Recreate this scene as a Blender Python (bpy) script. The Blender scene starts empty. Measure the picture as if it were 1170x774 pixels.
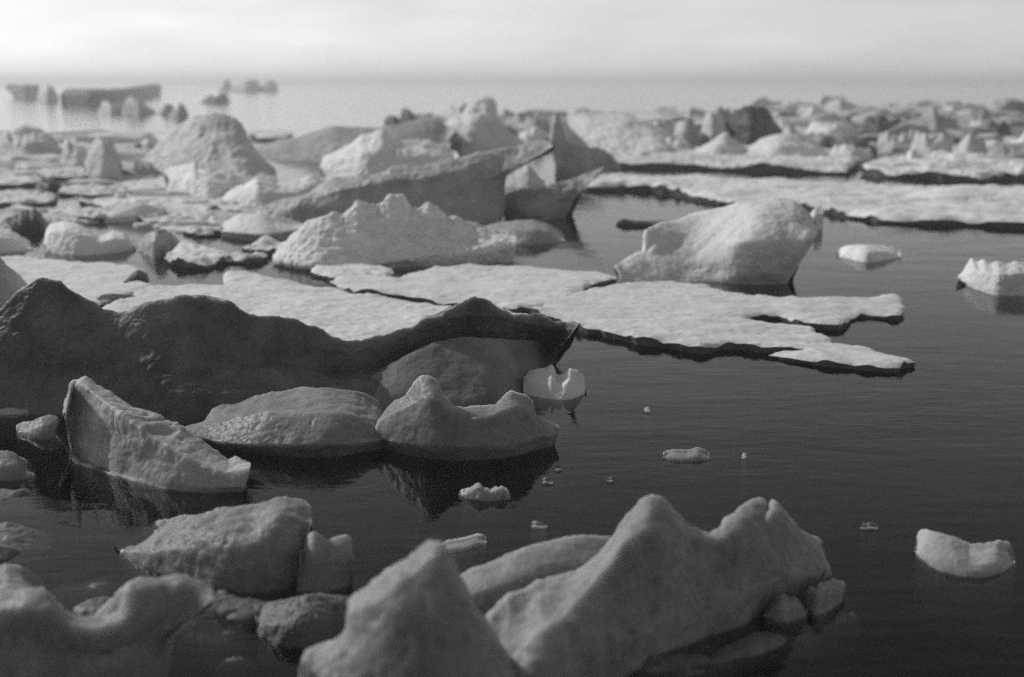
import bpy, math, random
import numpy as np
from mathutils import Vector
from mathutils.geometry import delaunay_2d_cdt

SC = bpy.context.scene
COL = SC.collection
R = math.radians

# ------------------------------------------------------------------ camera geometry (metres)
FPX, CX, CY, HOR = 1412.0, 585.0, 387.0, 94.0       # focal length / centre / horizon row, measured on the photograph
H = 4.0                                             # eye height above the water (a low deck)
PITCH = math.atan((CY - HOR) / FPX)
CP, SP = math.cos(PITCH), math.sin(PITCH)

def ray(x, y):
    a, b = (np.asarray(x, float) - CX) / FPX, (CY - np.asarray(y, float)) / FPX
    return a, CP + b * SP, -SP + b * CP
def on_level(x, y, z=0.0):
    dx, dy, dz = ray(x, y)
    t = (z - H) / np.minimum(dz, -1e-4)
    return np.stack([dx * t, dy * t, np.zeros_like(t) + z], -1)
def at_depth(x, y, Y):
    dx, dy, dz = ray(x, y)
    t = Y / dy
    return np.stack([dx * t, dy * t, H + dz * t], -1)

# ------------------------------------------------------------------ noise
def _hash(ix, iy, iz, seed):
    h = (ix * 374761393 + iy * 668265263 + iz * 2147483647 + seed * 974634777) & 0xFFFFFFFF
    h = ((h ^ (h >> 13)) * 1274126177) & 0xFFFFFFFF
    h = ((h ^ (h >> 16)) * 2246822519) & 0xFFFFFFFF
    return ((h ^ (h >> 15)) & 0xFFFFFF) / float(0xFFFFFF)
def vnoise(p, seed=0):
    i = np.floor(p).astype(np.int64); f = p - i
    f = f * f * f * (f * (f * 6 - 15) + 10)
    out = 0
    for dx in (0, 1):
        wx = f[:, 0] if dx else 1 - f[:, 0]
        for dy in (0, 1):
            wy = f[:, 1] if dy else 1 - f[:, 1]
            for dz in (0, 1):
                wz = f[:, 2] if dz else 1 - f[:, 2]
                out = out + wx * wy * wz * _hash(i[:, 0] + dx, i[:, 1] + dy, i[:, 2] + dz, seed)
    return out * 2 - 1
def fbm(p, octs=4, seed=0, gain=0.5):
    a, s, t = 1.0, 0, 0
    for k in range(octs):
        s = s + a * vnoise(p * (2.03 ** k) + 17.3 * k, seed + k); t += a; a *= gain
    return s / t
def ridged(p, octs=3, seed=0):
    a, s, t = 1.0, 0, 0
    for k in range(octs):
        s = s + a * (1 - 2 * np.abs(vnoise(p * (2.1 ** k) + 5.1 * k, seed + k))); t += a; a *= 0.5
    return s / t

# ------------------------------------------------------------------ materials (black-and-white place: neutral greys)
def nd(nt, kind, **kw):
    n = nt.nodes.new(kind)
    for k, v in kw.items(): setattr(n, k, v)
    return n
def ice_material(name, lo, hi, rough, scale=1.0, bump=0.02, grain=0.004, sss=0.0, spec=0.4, reach=0.11):
    m = bpy.data.materials.new(name); m.use_nodes = True
    nt = m.node_tree; L = nt.links; b = nt.nodes['Principled BSDF']
    tc = nd(nt, 'ShaderNodeTexCoord')
    n1 = nd(nt, 'ShaderNodeTexNoise'); n1.inputs['Scale'].default_value = 2.2 * scale; n1.inputs['Detail'].default_value = 6; n1.inputs['Roughness'].default_value = 0.62
    n2 = nd(nt, 'ShaderNodeTexNoise'); n2.inputs['Scale'].default_value = 9 * scale; n2.inputs['Detail'].default_value = 8; n2.inputs['Roughness'].default_value = 0.6; n2.inputs['Distortion'].default_value = 0.4
    n3 = nd(nt, 'ShaderNodeTexNoise'); n3.inputs['Scale'].default_value = 60 * scale; n3.inputs['Detail'].default_value = 5; n3.inputs['Roughness'].default_value = 0.7
    for n in (n1, n2, n3): L.new(tc.outputs['Object'], n.inputs['Vector'])
    oi = nd(nt, 'ShaderNodeObjectInfo')
    mr = nd(nt, 'ShaderNodeMapRange'); mr.inputs['From Min'].default_value = 0.3; mr.inputs['From Max'].default_value = 0.7
    mr.inputs['To Min'].default_value = lo; mr.inputs['To Max'].default_value = hi
    L.new(n1.outputs['Fac'], mr.inputs['Value'])
    r2 = nd(nt, 'ShaderNodeMapRange'); r2.inputs['To Min'].default_value = 0.88; r2.inputs['To Max'].default_value = 1.08
    L.new(oi.outputs['Random'], r2.inputs['Value'])
    mu = nd(nt, 'ShaderNodeMath', operation='MULTIPLY'); L.new(mr.outputs[0], mu.inputs[0]); L.new(r2.outputs[0], mu.inputs[1])
    L.new(mu.outputs[0], b.inputs['Base Color'])
    b.inputs['Roughness'].default_value = rough
    b.inputs['Specular IOR Level'].default_value = spec
    b.inputs['IOR'].default_value = 1.31
    if sss:
        b.inputs['Subsurface Weight'].default_value = sss
        b.inputs['Subsurface Radius'].default_value = (1, 1, 1); b.inputs['Subsurface Scale'].default_value = reach
    h1 = nd(nt, 'ShaderNodeMath', operation='MULTIPLY'); h1.inputs[1].default_value = bump; L.new(n2.outputs['Fac'], h1.inputs[0])
    h2 = nd(nt, 'ShaderNodeMath', operation='MULTIPLY_ADD'); h2.inputs[1].default_value = grain; L.new(n3.outputs['Fac'], h2.inputs[0]); L.new(h1.outputs[0], h2.inputs[2])
    bp = nd(nt, 'ShaderNodeBump'); bp.inputs['Strength'].default_value = 1.0; bp.inputs['Distance'].default_value = 1.0
    L.new(h2.outputs[0], bp.inputs['Height']); L.new(bp.outputs['Normal'], b.inputs['Normal'])
    return m

M = {
    'ridge': ice_material('dark_ridge_ice', 0.04, 0.20, 0.5, 0.5, 0.004, 0.001, 0.6, spec=0.15, reach=0.25),  # dark, broadly mottled base colour for the ridge crest
    'snow':  ice_material('granular_snow', 0.62, 0.82, 0.8, 1.0, 0.014, 0.007, 0.25),
    'snowf': ice_material('distant_snow', 0.60, 0.84, 0.8, 0.35, 0.08, 0.012),
    'white': ice_material('white_ice', 0.54, 0.74, 0.6, 0.8, 0.008, 0.002, 0.7, spec=0.2, reach=0.2),
    'whitef': ice_material('distant_white_ice', 0.42, 0.74, 0.6, 0.3, 0.10, 0.015),
    'dimmed':   ice_material('dimmed_wet_ice', 0.17, 0.29, 0.42, 0.8, 0.0022, 0.0006, 1.0, spec=0.16, reach=0.30),  # wet foreground ice; exposure falloff is put into its lowered base colour
    'pale':  ice_material('weathered_ice', 0.26, 0.44, 0.55, 1.1, 0.010, 0.003, 0.9, spec=0.2, reach=0.16),
    'grey':  ice_material('old_grey_ice', 0.24, 0.44, 0.5, 0.6, 0.022, 0.005, 0.4),
    'flank': ice_material('smooth_flank_ice', 0.12, 0.24, 0.5, 0.8, 0.006, 0.002, 0.8, spec=0.12, reach=0.2),  # lighter base colour than the crest
    'greyf': ice_material('distant_grey_ice', 0.24, 0.46, 0.6, 0.25, 0.07, 0.02),
    'dark':  ice_material('dark_ice_and_shade', 0.03, 0.075, 0.45, 0.9, 0.006, 0.002, spec=0.2),  # dark ice; also colours pieces that stand in for shade
    'awash': ice_material('waterlogged_ice', 0.09, 0.19, 0.4, 1.2, 0.006, 0.002, 0.7, spec=0.25),
    'edge':  ice_material('floe_edge_ice', 0.08, 0.22, 0.45, 1.2, 0.02, 0.004),  # bare ice sides; shade of the undercut is also put into this colour
}

def water_material():
    m = bpy.data.materials.new('sea_water'); m.use_nodes = True
    nt = m.node_tree; L = nt.links; nt.nodes.remove(nt.nodes['Principled BSDF'])
    out = [n for n in nt.nodes if n.type == 'OUTPUT_MATERIAL'][0]
    gl = nd(nt, 'ShaderNodeBsdfGlossy'); tr = nd(nt, 'ShaderNodeBsdfTransparent'); mx = nd(nt, 'ShaderNodeMixShader'); fr = nd(nt, 'ShaderNodeFresnel'); ab = nd(nt, 'ShaderNodeVolumeAbsorption')
    gl.inputs['Color'].default_value = (1, 1, 1, 1); fr.inputs['IOR'].default_value = 1.205
    ab.inputs['Color'].default_value = (0, 0, 0, 1); ab.inputs['Density'].default_value = 1.3
    L.new(fr.outputs[0], mx.inputs[0]); L.new(tr.outputs[0], mx.inputs[1]); L.new(gl.outputs[0], mx.inputs[2])
    L.new(mx.outputs[0], out.inputs['Surface']); L.new(ab.outputs[0], out.inputs['Volume'])
    g = nd(nt, 'ShaderNodeNewGeometry')
    sx = nd(nt, 'ShaderNodeSeparateXYZ'); L.new(g.outputs['Position'], sx.inputs[0])
    rg = nd(nt, 'ShaderNodeMapRange'); rg.inputs['From Min'].default_value = 45; rg.inputs['From Max'].default_value = 220   # ruffled water farther out
    rg.inputs['To Min'].default_value = 0.04; rg.inputs['To Max'].default_value = 0.12
    L.new(sx.outputs['Y'], rg.inputs['Value']); L.new(rg.outputs[0], gl.inputs['Roughness'])
    hs = None
    for (sx, sy, rot, sc, det, amp) in ((1.0, 1.6, 0.15, 0.55, 2, 0.017), (0.8, 2.0, -0.2, 2.6, 3, 0.0058), (0.7, 2.0, 0.3, 9.0, 2, 0.0007)):
        mp = nd(nt, 'ShaderNodeMapping'); mp.inputs['Scale'].default_value = (sx, sy, 1); mp.inputs['Rotation'].default_value = (0, 0, rot)
        n = nd(nt, 'ShaderNodeTexNoise'); n.inputs['Scale'].default_value = sc; n.inputs['Detail'].default_value = det
        L.new(g.outputs['Position'], mp.inputs['Vector']); L.new(mp.outputs[0], n.inputs['Vector'])
        a = nd(nt, 'ShaderNodeMath', operation='MULTIPLY_ADD'); a.inputs[1].default_value = amp
        L.new(n.outputs['Fac'], a.inputs[0])
        if hs: L.new(hs.outputs[0], a.inputs[2])
        else: a.inputs[2].default_value = 0
        hs = a
    # calmer and breezier patches
    n = nd(nt, 'ShaderNodeTexNoise'); n.inputs['Scale'].default_value = 0.12; n.inputs['Detail'].default_value = 3
    mp = nd(nt, 'ShaderNodeMapping'); mp.inputs['Scale'].default_value = (0.5, 1.6, 1); L.new(g.outputs['Position'], mp.inputs['Vector']); L.new(mp.outputs[0], n.inputs['Vector'])
    pr = nd(nt, 'ShaderNodeMapRange'); pr.inputs['From Min'].default_value = 0.35; pr.inputs['From Max'].default_value = 0.65; pr.inputs['To Min'].default_value = 0.45; pr.inputs['To Max'].default_value = 1.0
    L.new(n.outputs['Fac'], pr.inputs['Value'])
    bp = nd(nt, 'ShaderNodeBump'); bp.inputs['Distance'].default_value = 1.0
    L.new(pr.outputs[0], bp.inputs['Strength'])
    L.new(hs.outputs[0], bp.inputs['Height']); L.new(bp.outputs['Normal'], gl.inputs['Normal']); L.new(bp.outputs['Normal'], fr.inputs['Normal'])
    return m

# ------------------------------------------------------------------ object helpers
def link_mesh(name, verts, faces, mat, parent=None, loc=(0, 0, 0)):
    me = bpy.data.meshes.new(name)
    v = np.asarray(verts, float) - np.asarray(loc, float)
    me.from_pydata(v.tolist(), [], faces if isinstance(faces, list) else faces.tolist())
    me.polygons.foreach_set('use_smooth', [True] * len(me.polygons)); me.update()
    me.materials.append(M[mat] if isinstance(mat, str) else mat)
    o = bpy.data.objects.new(name, me); COL.objects.link(o)
    if parent is None: o.location = loc
    else: o.parent = parent
    return o
def tag(o, label, cat, group=None):
    o['label'] = label; o['category'] = cat
    if group: o['group'] = group
    return o

def sample(pts, n):
    p = np.asarray(pts, float); u = np.linspace(0, 1, n)
    x = p[0, 0] + (p[-1, 0] - p[0, 0]) * u
    y = np.interp(x, p[:, 0], p[:, 1])
    if n > 20:
        k = np.array([1, 2, 1.0]); k /= k.sum()
        yp = np.convolve(np.pad(y, 1, mode='edge'), k, mode='valid'); y = yp
    return np.stack([x, y], -1)

def smooth(v, w):
    w = int(w) | 1
    if w < 3: return v
    k = np.hanning(w + 2)[1:-1]; k /= k.sum(); h = w // 2
    lo = 2 * v[0] - v[h:0:-1]; hi = 2 * v[-1] - v[-2:-h - 2:-1]
    return np.convolve(np.concatenate([lo, v, hi]), k, mode='valid')

_seed = [11]
def loft(lines, back, rough=1.0, res=1.0, seed=None, round_=0.07, dip=0.5, flute=0.0, crisp=0.45, rid=1.0, fine=1.0, foot=0.16):
    """lines front to back: (px points, metres behind the waterline); the first lies on the water. Returns verts, faces."""
    if seed is None: _seed[0] += 7; seed = _seed[0]
    allx = [p[0] for l in lines for p in l[0]]; ally = [p[1] for l in lines for p in l[0]]
    w = max(allx) - min(allx); h = max(ally) - min(ally)
    n = int(min(520, max(36, w * 1.3 * res)))
    base = sample(lines[0][0], n)
    Yb = smooth(on_level(base[:, 0], base[:, 1])[:, 1], n * 0.45)
    o = np.argsort(base[:, 0]); bx, bY = base[o, 0], Yb[o]
    u = np.linspace(0, 1, n)
    e = np.minimum(np.minimum(u, 1 - u) / round_, 1.0); e = np.sqrt(1 - (1 - e) ** 2)
    rows = []
    for k, (pts, off) in enumerate(lines):
        s = sample(pts, n)
        Yr = np.interp(s[:, 0], bx, bY)
        if np.isscalar(off): of = np.full(n, float(off))
        else: of = smooth(np.interp(s[:, 0], [q[0] for q in off], [q[1] for q in off]), n * 0.2)
        if k == 0:                                        # the waterline itself
            g = on_level(s[:, 0], base[:, 1]); P0 = np.stack([g[:, 0] / g[:, 1] * Yb, Yb, 0 * Yb], -1)
            rows.append(P0); continue
        if k < len(lines) - 1: s[:, 1] = smooth(s[:, 1], n * 0.04)
        rows.append(at_depth(s[:, 0], s[:, 1], Yr + of * (0.12 + 0.88 * e)))
    ridge = rows[-1]
    bk = back * (0.1 + 0.9 * e)[:, None]
    Yv, Zv = np.array([0, 1.0, 0]), np.array([0, 0, 1.0])
    zr = np.maximum(ridge[:, 2], 0)[:, None]
    b1 = ridge + Yv * bk * 0.45 - Zv * zr * 0.45
    b2 = ridge + Yv * bk; b2[:, 2] = -dip
    for j in range(n):                                     # the back follows the outline inwards where the ice overhangs sideways
        zs = np.array([r[j, 2] for r in rows]); kx = np.array([r[j, 0] / r[j, 1] for r in rows])
        oz = np.argsort(zs)
        b1[j, 0] = np.interp(b1[j, 2], zs[oz], kx[oz]) * b1[j, 1]
        b2[j, 0] = kx[0] * b2[j, 1]
    xm = 0.5 * (ridge[0, 0] + ridge[-1, 0])
    for bb, q in ((b1, 0.035), (b2, 0.05)): bb[:, 0] += (xm - bb[:, 0]) * q * (1 - e)
    f0 = rows[0] - Yv * (foot * (0.15 + 0.85 * e) * (0.7 + 0.6 * fbm(rows[0] * 2.5, 2, seed + 7)))[:, None]; f0[:, 2] = -dip
    ctrl = [f0] + rows + [b1, b2]
    seglen = [max(2, int(np.ceil(0.9 * res * 4)))]
    for k in range(len(rows) - 1):
        d = np.max(np.abs(sample(lines[k][0], n)[:, 1] - sample(lines[k + 1][0], n)[:, 1]))
        seglen.append(int(min(110, max(4, d * 1.2 * res + 3))))
    seglen += [max(6, int(0.12 * n)), max(4, int(0.06 * n))]
    out = []
    C = ctrl
    for k in range(len(C) - 1):
        p0 = C[k - 1] if k else C[k]; p1, p2 = C[k], C[k + 1]; p3 = C[k + 2] if k + 2 < len(C) else C[k + 1]
        m = seglen[k]
        for t in np.linspace(0, 1, m, endpoint=False):
            l = p1 + (p2 - p1) * t
            c = 0.5 * ((2 * p1) + (-p0 + p2) * t + (2 * p0 - 5 * p1 + 4 * p2 - p3) * t * t + (-p0 + 3 * p1 - 3 * p2 + p3) * t ** 3)
            out.append(crisp * l + (1 - crisp) * c)
    out.append(C[-1])
    V = np.stack(out, 0)                                   # (m, n, 3)
    m = V.shape[0]
    du = np.gradient(V, axis=1); dv = np.gradient(V, axis=0)
    nrm = np.cross(du, dv); nrm /= (np.linalg.norm(nrm, axis=-1, keepdims=True) + 1e-9)
    P = V.reshape(-1, 3); N = nrm.reshape(-1, 3)
    span = ridge[:, 0].max() - ridge[:, 0].min(); hz = max(0.05, ridge[:, 2].max())
    s = max(0.04, min(hz, span * 0.6))
    q = P / s
    d = 0.085 * fbm(q * 1.7, 4, seed) + 0.036 * rid * ridged(q * 2.9, 3, seed + 31) - 0.022 * np.abs(fbm(q * 8, 3, seed + 60)) + 0.030 * rid * np.minimum(np.abs(vnoise(q * 2.6 + 7, seed + 100)) + np.abs(vnoise(q * 2.6 + 19, seed + 101)), 0.55) + fine * (0.016 * fbm(q * 15, 3, seed + 80) - 0.010 * np.abs(fbm(q * 30, 2, seed + 90)))
    if flute:
        fq = np.stack([P[:, 0] / s * 4.2 + 1.9 * q[:, 2] + 0.8 * vnoise(q * 1.5, seed + 2), P[:, 1] / s * 1.5, q[:, 2] * 1.6], -1)
        d = d + flute * ridged(fq, 3, seed + 5) * np.clip(0.5 + 1.2 * vnoise(q * 1.2 + 4, seed + 3), 0, 1)
    d = d * np.tile(0.25 + 0.75 * e, m)                     # the thin ends keep their shape
    P = P + N * (d * s * rough)[:, None]
    idx = np.arange(m * n).reshape(m, n)
    F = np.stack([idx[:-1, :-1], idx[:-1, 1:], idx[1:, 1:], idx[1:, :-1]], -1).reshape(-1, 4)
    return P, F

def berg(name, label, cat, mat, lines, back=0.6, group=None, parent=None, **kw):
    P, F = loft(lines, back, **kw)
    c = P.mean(0); loc = (float(c[0]), float(c[1]), 0.0)
    if parent is not None:
        return link_mesh(name, P, F, mat, parent, tuple(parent.location))
    o = link_mesh(name, P, F, mat, None, loc)
    return tag(o, label, cat, group)

def lump(name, label, cat, mat, base, ridge, depth=0.4, back=None, face=(0.6, 0.25), group=None, **kw):
    """base + skyline only: the face and the shoulder between them are generated"""
    n = 60
    b, r = sample(base, n), sample(ridge, n)
    f, o = face
    hp = float(np.max(b[:, 1] - r[:, 1])); D = float(on_level(b[n // 2, 0], b[n // 2, 1])[1]); pm = D / FPX
    depth = max(depth, min(0.75 * abs(b[-1, 0] - b[0, 0]) * pm, 0.85 * (1 - f) * hp * pm * D / H))
    m1 = b + (r - b) * f; m2 = b + (r - b) * (f + (1 - f) * 0.62)
    lines = [(base, 0), (m1.tolist(), depth * o), (m2.tolist(), depth * (o + (1 - o) * 0.5)), (ridge, depth)]
    return berg(name, label, cat, mat, lines, back if back else depth * 1.2, group, **kw)

def hill(x0, x1, yb, yt, rng, peaks=3, sharp=1.0):
    """a random skyline between x0 and x1 reaching yt"""
    k = max(7, int((x1 - x0) / 3)); xs = np.linspace(x0, x1, k); u = np.linspace(0, 1, k)
    pk = [(rng.uniform(0.15, 0.85), rng.uniform(0.35, 1.0), rng.uniform(0.14, 0.42) if x1 - x0 > 45 else rng.uniform(0.26, 0.45)) for _ in range(peaks)]
    y = np.zeros(k)
    for (c, a, s) in pk: y = np.maximum(y, a * np.exp(-np.abs((u - c) / s) ** (rng.uniform(1.3, 3.8) * sharp)))
    y = y / y.max(); y = y + 0.12 * np.array([rng.uniform(-1, 1) for _ in range(k)])
    y *= np.minimum(1, np.minimum(u, 1 - u) / 0.12)
    return [(float(a), float(yb - (yb - yt) * max(0.0, b))) for a, b in zip(xs, y)]

def auto(name, label, cat, mat, x0, x1, yb, yt, peaks=3, depth=None, group=None, seed=1, tilt=0.0, **kw):
    rng = random.Random(seed)
    px = float(on_level(x0, yb)[1]) / FPX
    if depth is None: depth = max(0.15, 0.35 * (x1 - x0) * px)
    base = [(x0 + 1, yb - tilt), ((x0 + x1) / 2, yb + max(0.4, 0.04 * (x1 - x0))), (x1 - 1, yb + tilt)]
    rid = hill(x0, x1, yb - 0.5, yt, rng, peaks)
    return lump(name, label, cat, mat, base, rid, depth, group=group, seed=seed * 13 + 5, **kw)

def floe(label, outline, thick=0.16, mat='snow', edge='edge', amp=0.03, step=None, jitter=1.0, group=None, cat='ice floe', name='ice_floe', seed=None, hum=1.0):
    """outline: px points of the upper rim, lying at height thick above the water"""
    if seed is None: _seed[0] += 7; seed = _seed[0]
    w = on_level(np.array([p[0] for p in outline]), np.array([p[1] for p in outline]), thick)[:, :2]
    if sum(w[i, 0] * w[(i + 1) % len(w), 1] - w[(i + 1) % len(w), 0] * w[i, 1] for i in range(len(w))) < 0: w = w[::-1]
    size = max(np.ptp(w[:, 0]), 0.3 * np.ptp(w[:, 1]))
    D = w[:, 1].min()
    if step is None: step = max(1.6 * D / FPX, size / 260)
    # resample + roughen the rim
    pts = []
    for i in range(len(w)):
        a, b = w[i], w[(i + 1) % len(w)]
        k = max(1, int(np.linalg.norm(b - a) / (step * 1.2)))
        for j in range(k): pts.append(a + (b - a) * j / k)
    pts = np.array(pts)
    p3 = np.column_stack([pts, np.zeros(len(pts))])
    jam = jitter * min(0.02 * size, 0.12 + 0.004 * D)
    pts = pts + jam * np.stack([fbm(p3 / (jam * 9), 4, seed), 1.6 * fbm(p3 / (jam * 9) + 40, 4, seed + 3)], -1)
    pts = pts + 0.45 * jam * np.stack([fbm(p3 / (jam * 2.2), 2, seed + 5), 1.3 * fbm(p3 / (jam * 2.2) + 9, 2, seed + 6)], -1)
    nb = len(pts)
    lo, hi = pts.min(0), pts.max(0)
    sx = step * 1.5; sy = step * 3.0
    sx = max(sx, (hi[0] - lo[0]) / 330); sy = max(sy, (hi[1] - lo[1]) / 170)
    gx, gy = np.meshgrid(np.arange(lo[0], hi[0], sx), np.arange(lo[1], hi[1], sy))
    rs = np.random.RandomState(seed)
    g = np.stack([gx.ravel(), gy.ravel()], -1) + rs.uniform(-0.35, 0.35, (gx.size, 2)) * [sx, sy]
    # keep interior points
    ins = np.zeros(len(g), bool); j = nb - 1
    for i in range(nb):
        xi, yi, xj, yj = pts[i, 0], pts[i, 1], pts[j, 0], pts[j, 1]
        if yi != yj:
            c = ((yi > g[:, 1]) != (yj > g[:, 1])) & (g[:, 0] < (xj - xi) * (g[:, 1] - yi) / (yj - yi) + xi)
            ins ^= c
        j = i
    g = g[ins]
    dist = np.full(len(g), 1e9)
    for s0 in range(0, nb, 64):
        dist = np.minimum(dist, np.sqrt(((g[:, None, :] - pts[None, s0:s0 + 64, :]) ** 2).sum(-1)).min(1))
    ok = dist > step * 0.8; g, dist = g[ok], dist[ok]
    vs = [Vector((float(p[0]), float(p[1]))) for p in np.concatenate([pts, g])]
    res = delaunay_2d_cdt(vs, [(i, (i + 1) % nb) for i in range(nb)], [list(range(nb))], 1, 1e-6)
    v2 = np.array([[v.x, v.y] for v in res[0]]); faces = [list(f) for f in res[2]]
    # distance of every vertex to the rim
    dd = np.full(len(v2), 1e9)
    for s0 in range(0, nb, 64):
        dd = np.minimum(dd, np.sqrt(((v2[:, None, :] - pts[None, s0:s0 + 64, :]) ** 2).sum(-1)).min(1))
    q = np.column_stack([v2, np.zeros(len(v2))])
    fall = np.clip(dd / (thick * 1.3), 0, 1); fall = np.sqrt(1 - (1 - fall) ** 2)
    sag = np.clip(0.5 + 1.4 * fbm(q / max(0.25, size * 0.16) + 3.3, 2, seed + 50), 0, 1)      # the rim is thin here, thick there
    wide = np.clip(1 - dd / (thick * 4), 0, 1) ** 2
    z = thick * (0.72 + 0.28 * fall) * (1 - 0.5 * sag * wide) + amp * (0.08 + 0.92 * fall) * (hum * 0.9 * fbm(q * 0.9 / max(0.3, size * 0.12), 3, seed + 9) + 0.5 * ridged(q * [1.1, 3.2, 1], 4, seed + 20) + 0.55 * fbm(q * [7, 13, 1], 4, seed + 33) * np.clip(0.6 + 1.4 * fbm(q * 0.8 + 2, 2, seed + 35), 0.1, 1.3) + 0.25 * ridged(q * [12, 20, 1], 2, seed + 41))
    z = z + thick * 0.4 * wide * np.clip(2.2 * fbm(q * [3.0, 4.5, 1] * (16 / D), 2, seed + 61) - 0.1, 0, 1) + amp * 1.6 * np.clip(fbm(q * [0.5, 1.6, 1] + 11, 3, seed + 66), 0, 1)
    if mat == 'awash':                                      # waterlogged: humps break the surface, the rest lies just under it
        z = z - 0.045 + 0.11 * fbm(q * [2.2, 3.0, 1] + 5, 4, seed + 77) - 0.12 * wide
        T = np.column_stack([v2, np.maximum(z, -0.2)])
    else: T = np.column_stack([v2, np.maximum(z, 0.02)])
    loc = (float(w[:, 0].mean()), float(w[:, 1].mean()), 0.0)
    root = bpy.data.objects.new(name, None); COL.objects.link(root); root.location = loc
    root.empty_display_size = 0.1
    tag(root, label, cat, group)
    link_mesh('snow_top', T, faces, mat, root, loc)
    # edge wall under the rim: follows the top's own boundary
    bedge = {}
    for f in faces:
        for a, b in zip(f, f[1:] + f[:1]):
            if (b, a) in bedge: del bedge[(b, a)]
            else: bedge[(a, b)] = 1
    used = sorted({a for ab in bedge for a in ab}); mp = {a: i for i, a in enumerate(used)}; k = len(used)
    rim = T[used]; out = np.zeros((k, 2))
    for (a, b) in bedge:
        d = v2[b] - v2[a]; nn = np.array([d[1], -d[0]]); nn /= (np.linalg.norm(nn) + 1e-9)
        out[mp[a]] += nn; out[mp[b]] += nn
    out /= (np.linalg.norm(out, axis=1, keepdims=True) + 1e-9)
    ring, E = 6, []
    for r in range(ring):
        t = r / (ring - 1)
        zz = rim[:, 2] * (1 - t) + (-0.25) * t
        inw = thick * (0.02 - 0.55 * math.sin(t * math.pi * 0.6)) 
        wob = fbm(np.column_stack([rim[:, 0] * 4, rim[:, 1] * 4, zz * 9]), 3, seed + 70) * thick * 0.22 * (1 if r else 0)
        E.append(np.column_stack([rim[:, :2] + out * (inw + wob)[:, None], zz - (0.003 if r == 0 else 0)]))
    E = np.concatenate(E); EF = []
    for r in range(ring - 1):
        for (a, b) in bedge:
            A, B = mp[a], mp[b]
            EF.append([r * k + A, (r + 1) * k + A, (r + 1) * k + B, r * k + B])
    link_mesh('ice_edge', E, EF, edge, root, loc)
    return root

# ================================================================== foreground
berg('iceberg', 'large twin-peaked grey iceberg filling the bottom centre, a sharp spike on its right peak', 'iceberg', 'dimmed', [
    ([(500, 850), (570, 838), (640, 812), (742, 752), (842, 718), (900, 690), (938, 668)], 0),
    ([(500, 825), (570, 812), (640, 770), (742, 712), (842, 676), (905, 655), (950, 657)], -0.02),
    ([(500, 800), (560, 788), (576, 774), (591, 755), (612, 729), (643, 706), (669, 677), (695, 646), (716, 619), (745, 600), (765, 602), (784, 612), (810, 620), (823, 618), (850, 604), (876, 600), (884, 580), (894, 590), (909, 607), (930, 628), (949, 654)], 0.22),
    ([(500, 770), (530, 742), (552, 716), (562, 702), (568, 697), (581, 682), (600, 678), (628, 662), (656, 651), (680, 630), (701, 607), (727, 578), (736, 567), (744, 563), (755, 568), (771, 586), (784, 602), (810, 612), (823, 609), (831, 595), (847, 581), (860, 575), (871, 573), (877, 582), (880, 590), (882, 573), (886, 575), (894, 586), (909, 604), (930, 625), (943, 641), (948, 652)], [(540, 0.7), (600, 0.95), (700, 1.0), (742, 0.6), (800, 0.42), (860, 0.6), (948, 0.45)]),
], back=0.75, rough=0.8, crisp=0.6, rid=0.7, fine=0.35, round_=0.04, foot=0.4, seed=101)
berg('iceberg', 'grey triangular ice peak at the bottom edge, left of the twin-peaked iceberg', 'iceberg', 'dimmed', [
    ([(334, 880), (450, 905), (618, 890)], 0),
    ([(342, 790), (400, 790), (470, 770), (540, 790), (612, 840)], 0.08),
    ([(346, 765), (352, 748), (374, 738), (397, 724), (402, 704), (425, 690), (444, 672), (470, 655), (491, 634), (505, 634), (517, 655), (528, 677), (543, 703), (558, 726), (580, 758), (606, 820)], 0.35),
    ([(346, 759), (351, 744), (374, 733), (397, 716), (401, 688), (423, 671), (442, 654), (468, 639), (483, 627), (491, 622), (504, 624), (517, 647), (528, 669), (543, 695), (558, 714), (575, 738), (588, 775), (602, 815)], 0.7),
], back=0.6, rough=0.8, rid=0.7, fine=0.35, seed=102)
lump('ice_slab', 'smooth dim ice slab rising behind the gap between the two bottom peaks', 'ice slab', 'dimmed',
    [(515, 716), (600, 712), (705, 700)], [(522, 672), (540, 656), (558, 648), (580, 635), (600, 626), (620, 619), (641, 615), (670, 612), (698, 612), (712, 640)], 0.5, rough=0.5, face=(0.6, 0.3), seed=103)
floe('faint drowned ice sliver between the beaked iceberg and the knobbly dim lump', [(236, 752), (246, 744), (266, 740), (286, 741), (296, 747), (276, 754), (252, 757)], 0.04, mat='awash', edge='awash', amp=0.02, cat='ice slab', name='ice_slab', seed=131)
lump('ice_block', 'low lumpy ice block at the left edge, just behind the beaked iceberg', 'ice block', 'dimmed', [(-40, 692), (10, 694), (52, 684)], [(-40, 668), (-10, 662), (8, 656), (24, 660), (36, 668), (52, 678)], 0.5, rough=1.0, seed=132)
floe('half-sunk ragged ice skin along the foot of the twin-peaked iceberg', [(700, 772), (740, 748), (800, 735), (870, 716), (930, 700), (975, 690), (985, 702), (940, 722), (880, 742), (820, 764), (760, 790)], 0.03, mat='awash', edge='awash', amp=0.03, cat='ice shelf', name='ice_shelf', seed=136)
lump('ice_block', 'small drowned knob of ice between the lit-edged block and the knobbly dim lump', 'ice block', 'awash', [(232, 700), (256, 706), (288, 698)], [(230, 694), (244, 686), (258, 684), (272, 688), (290, 694)], 0.35, rough=0.9, seed=133)
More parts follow.
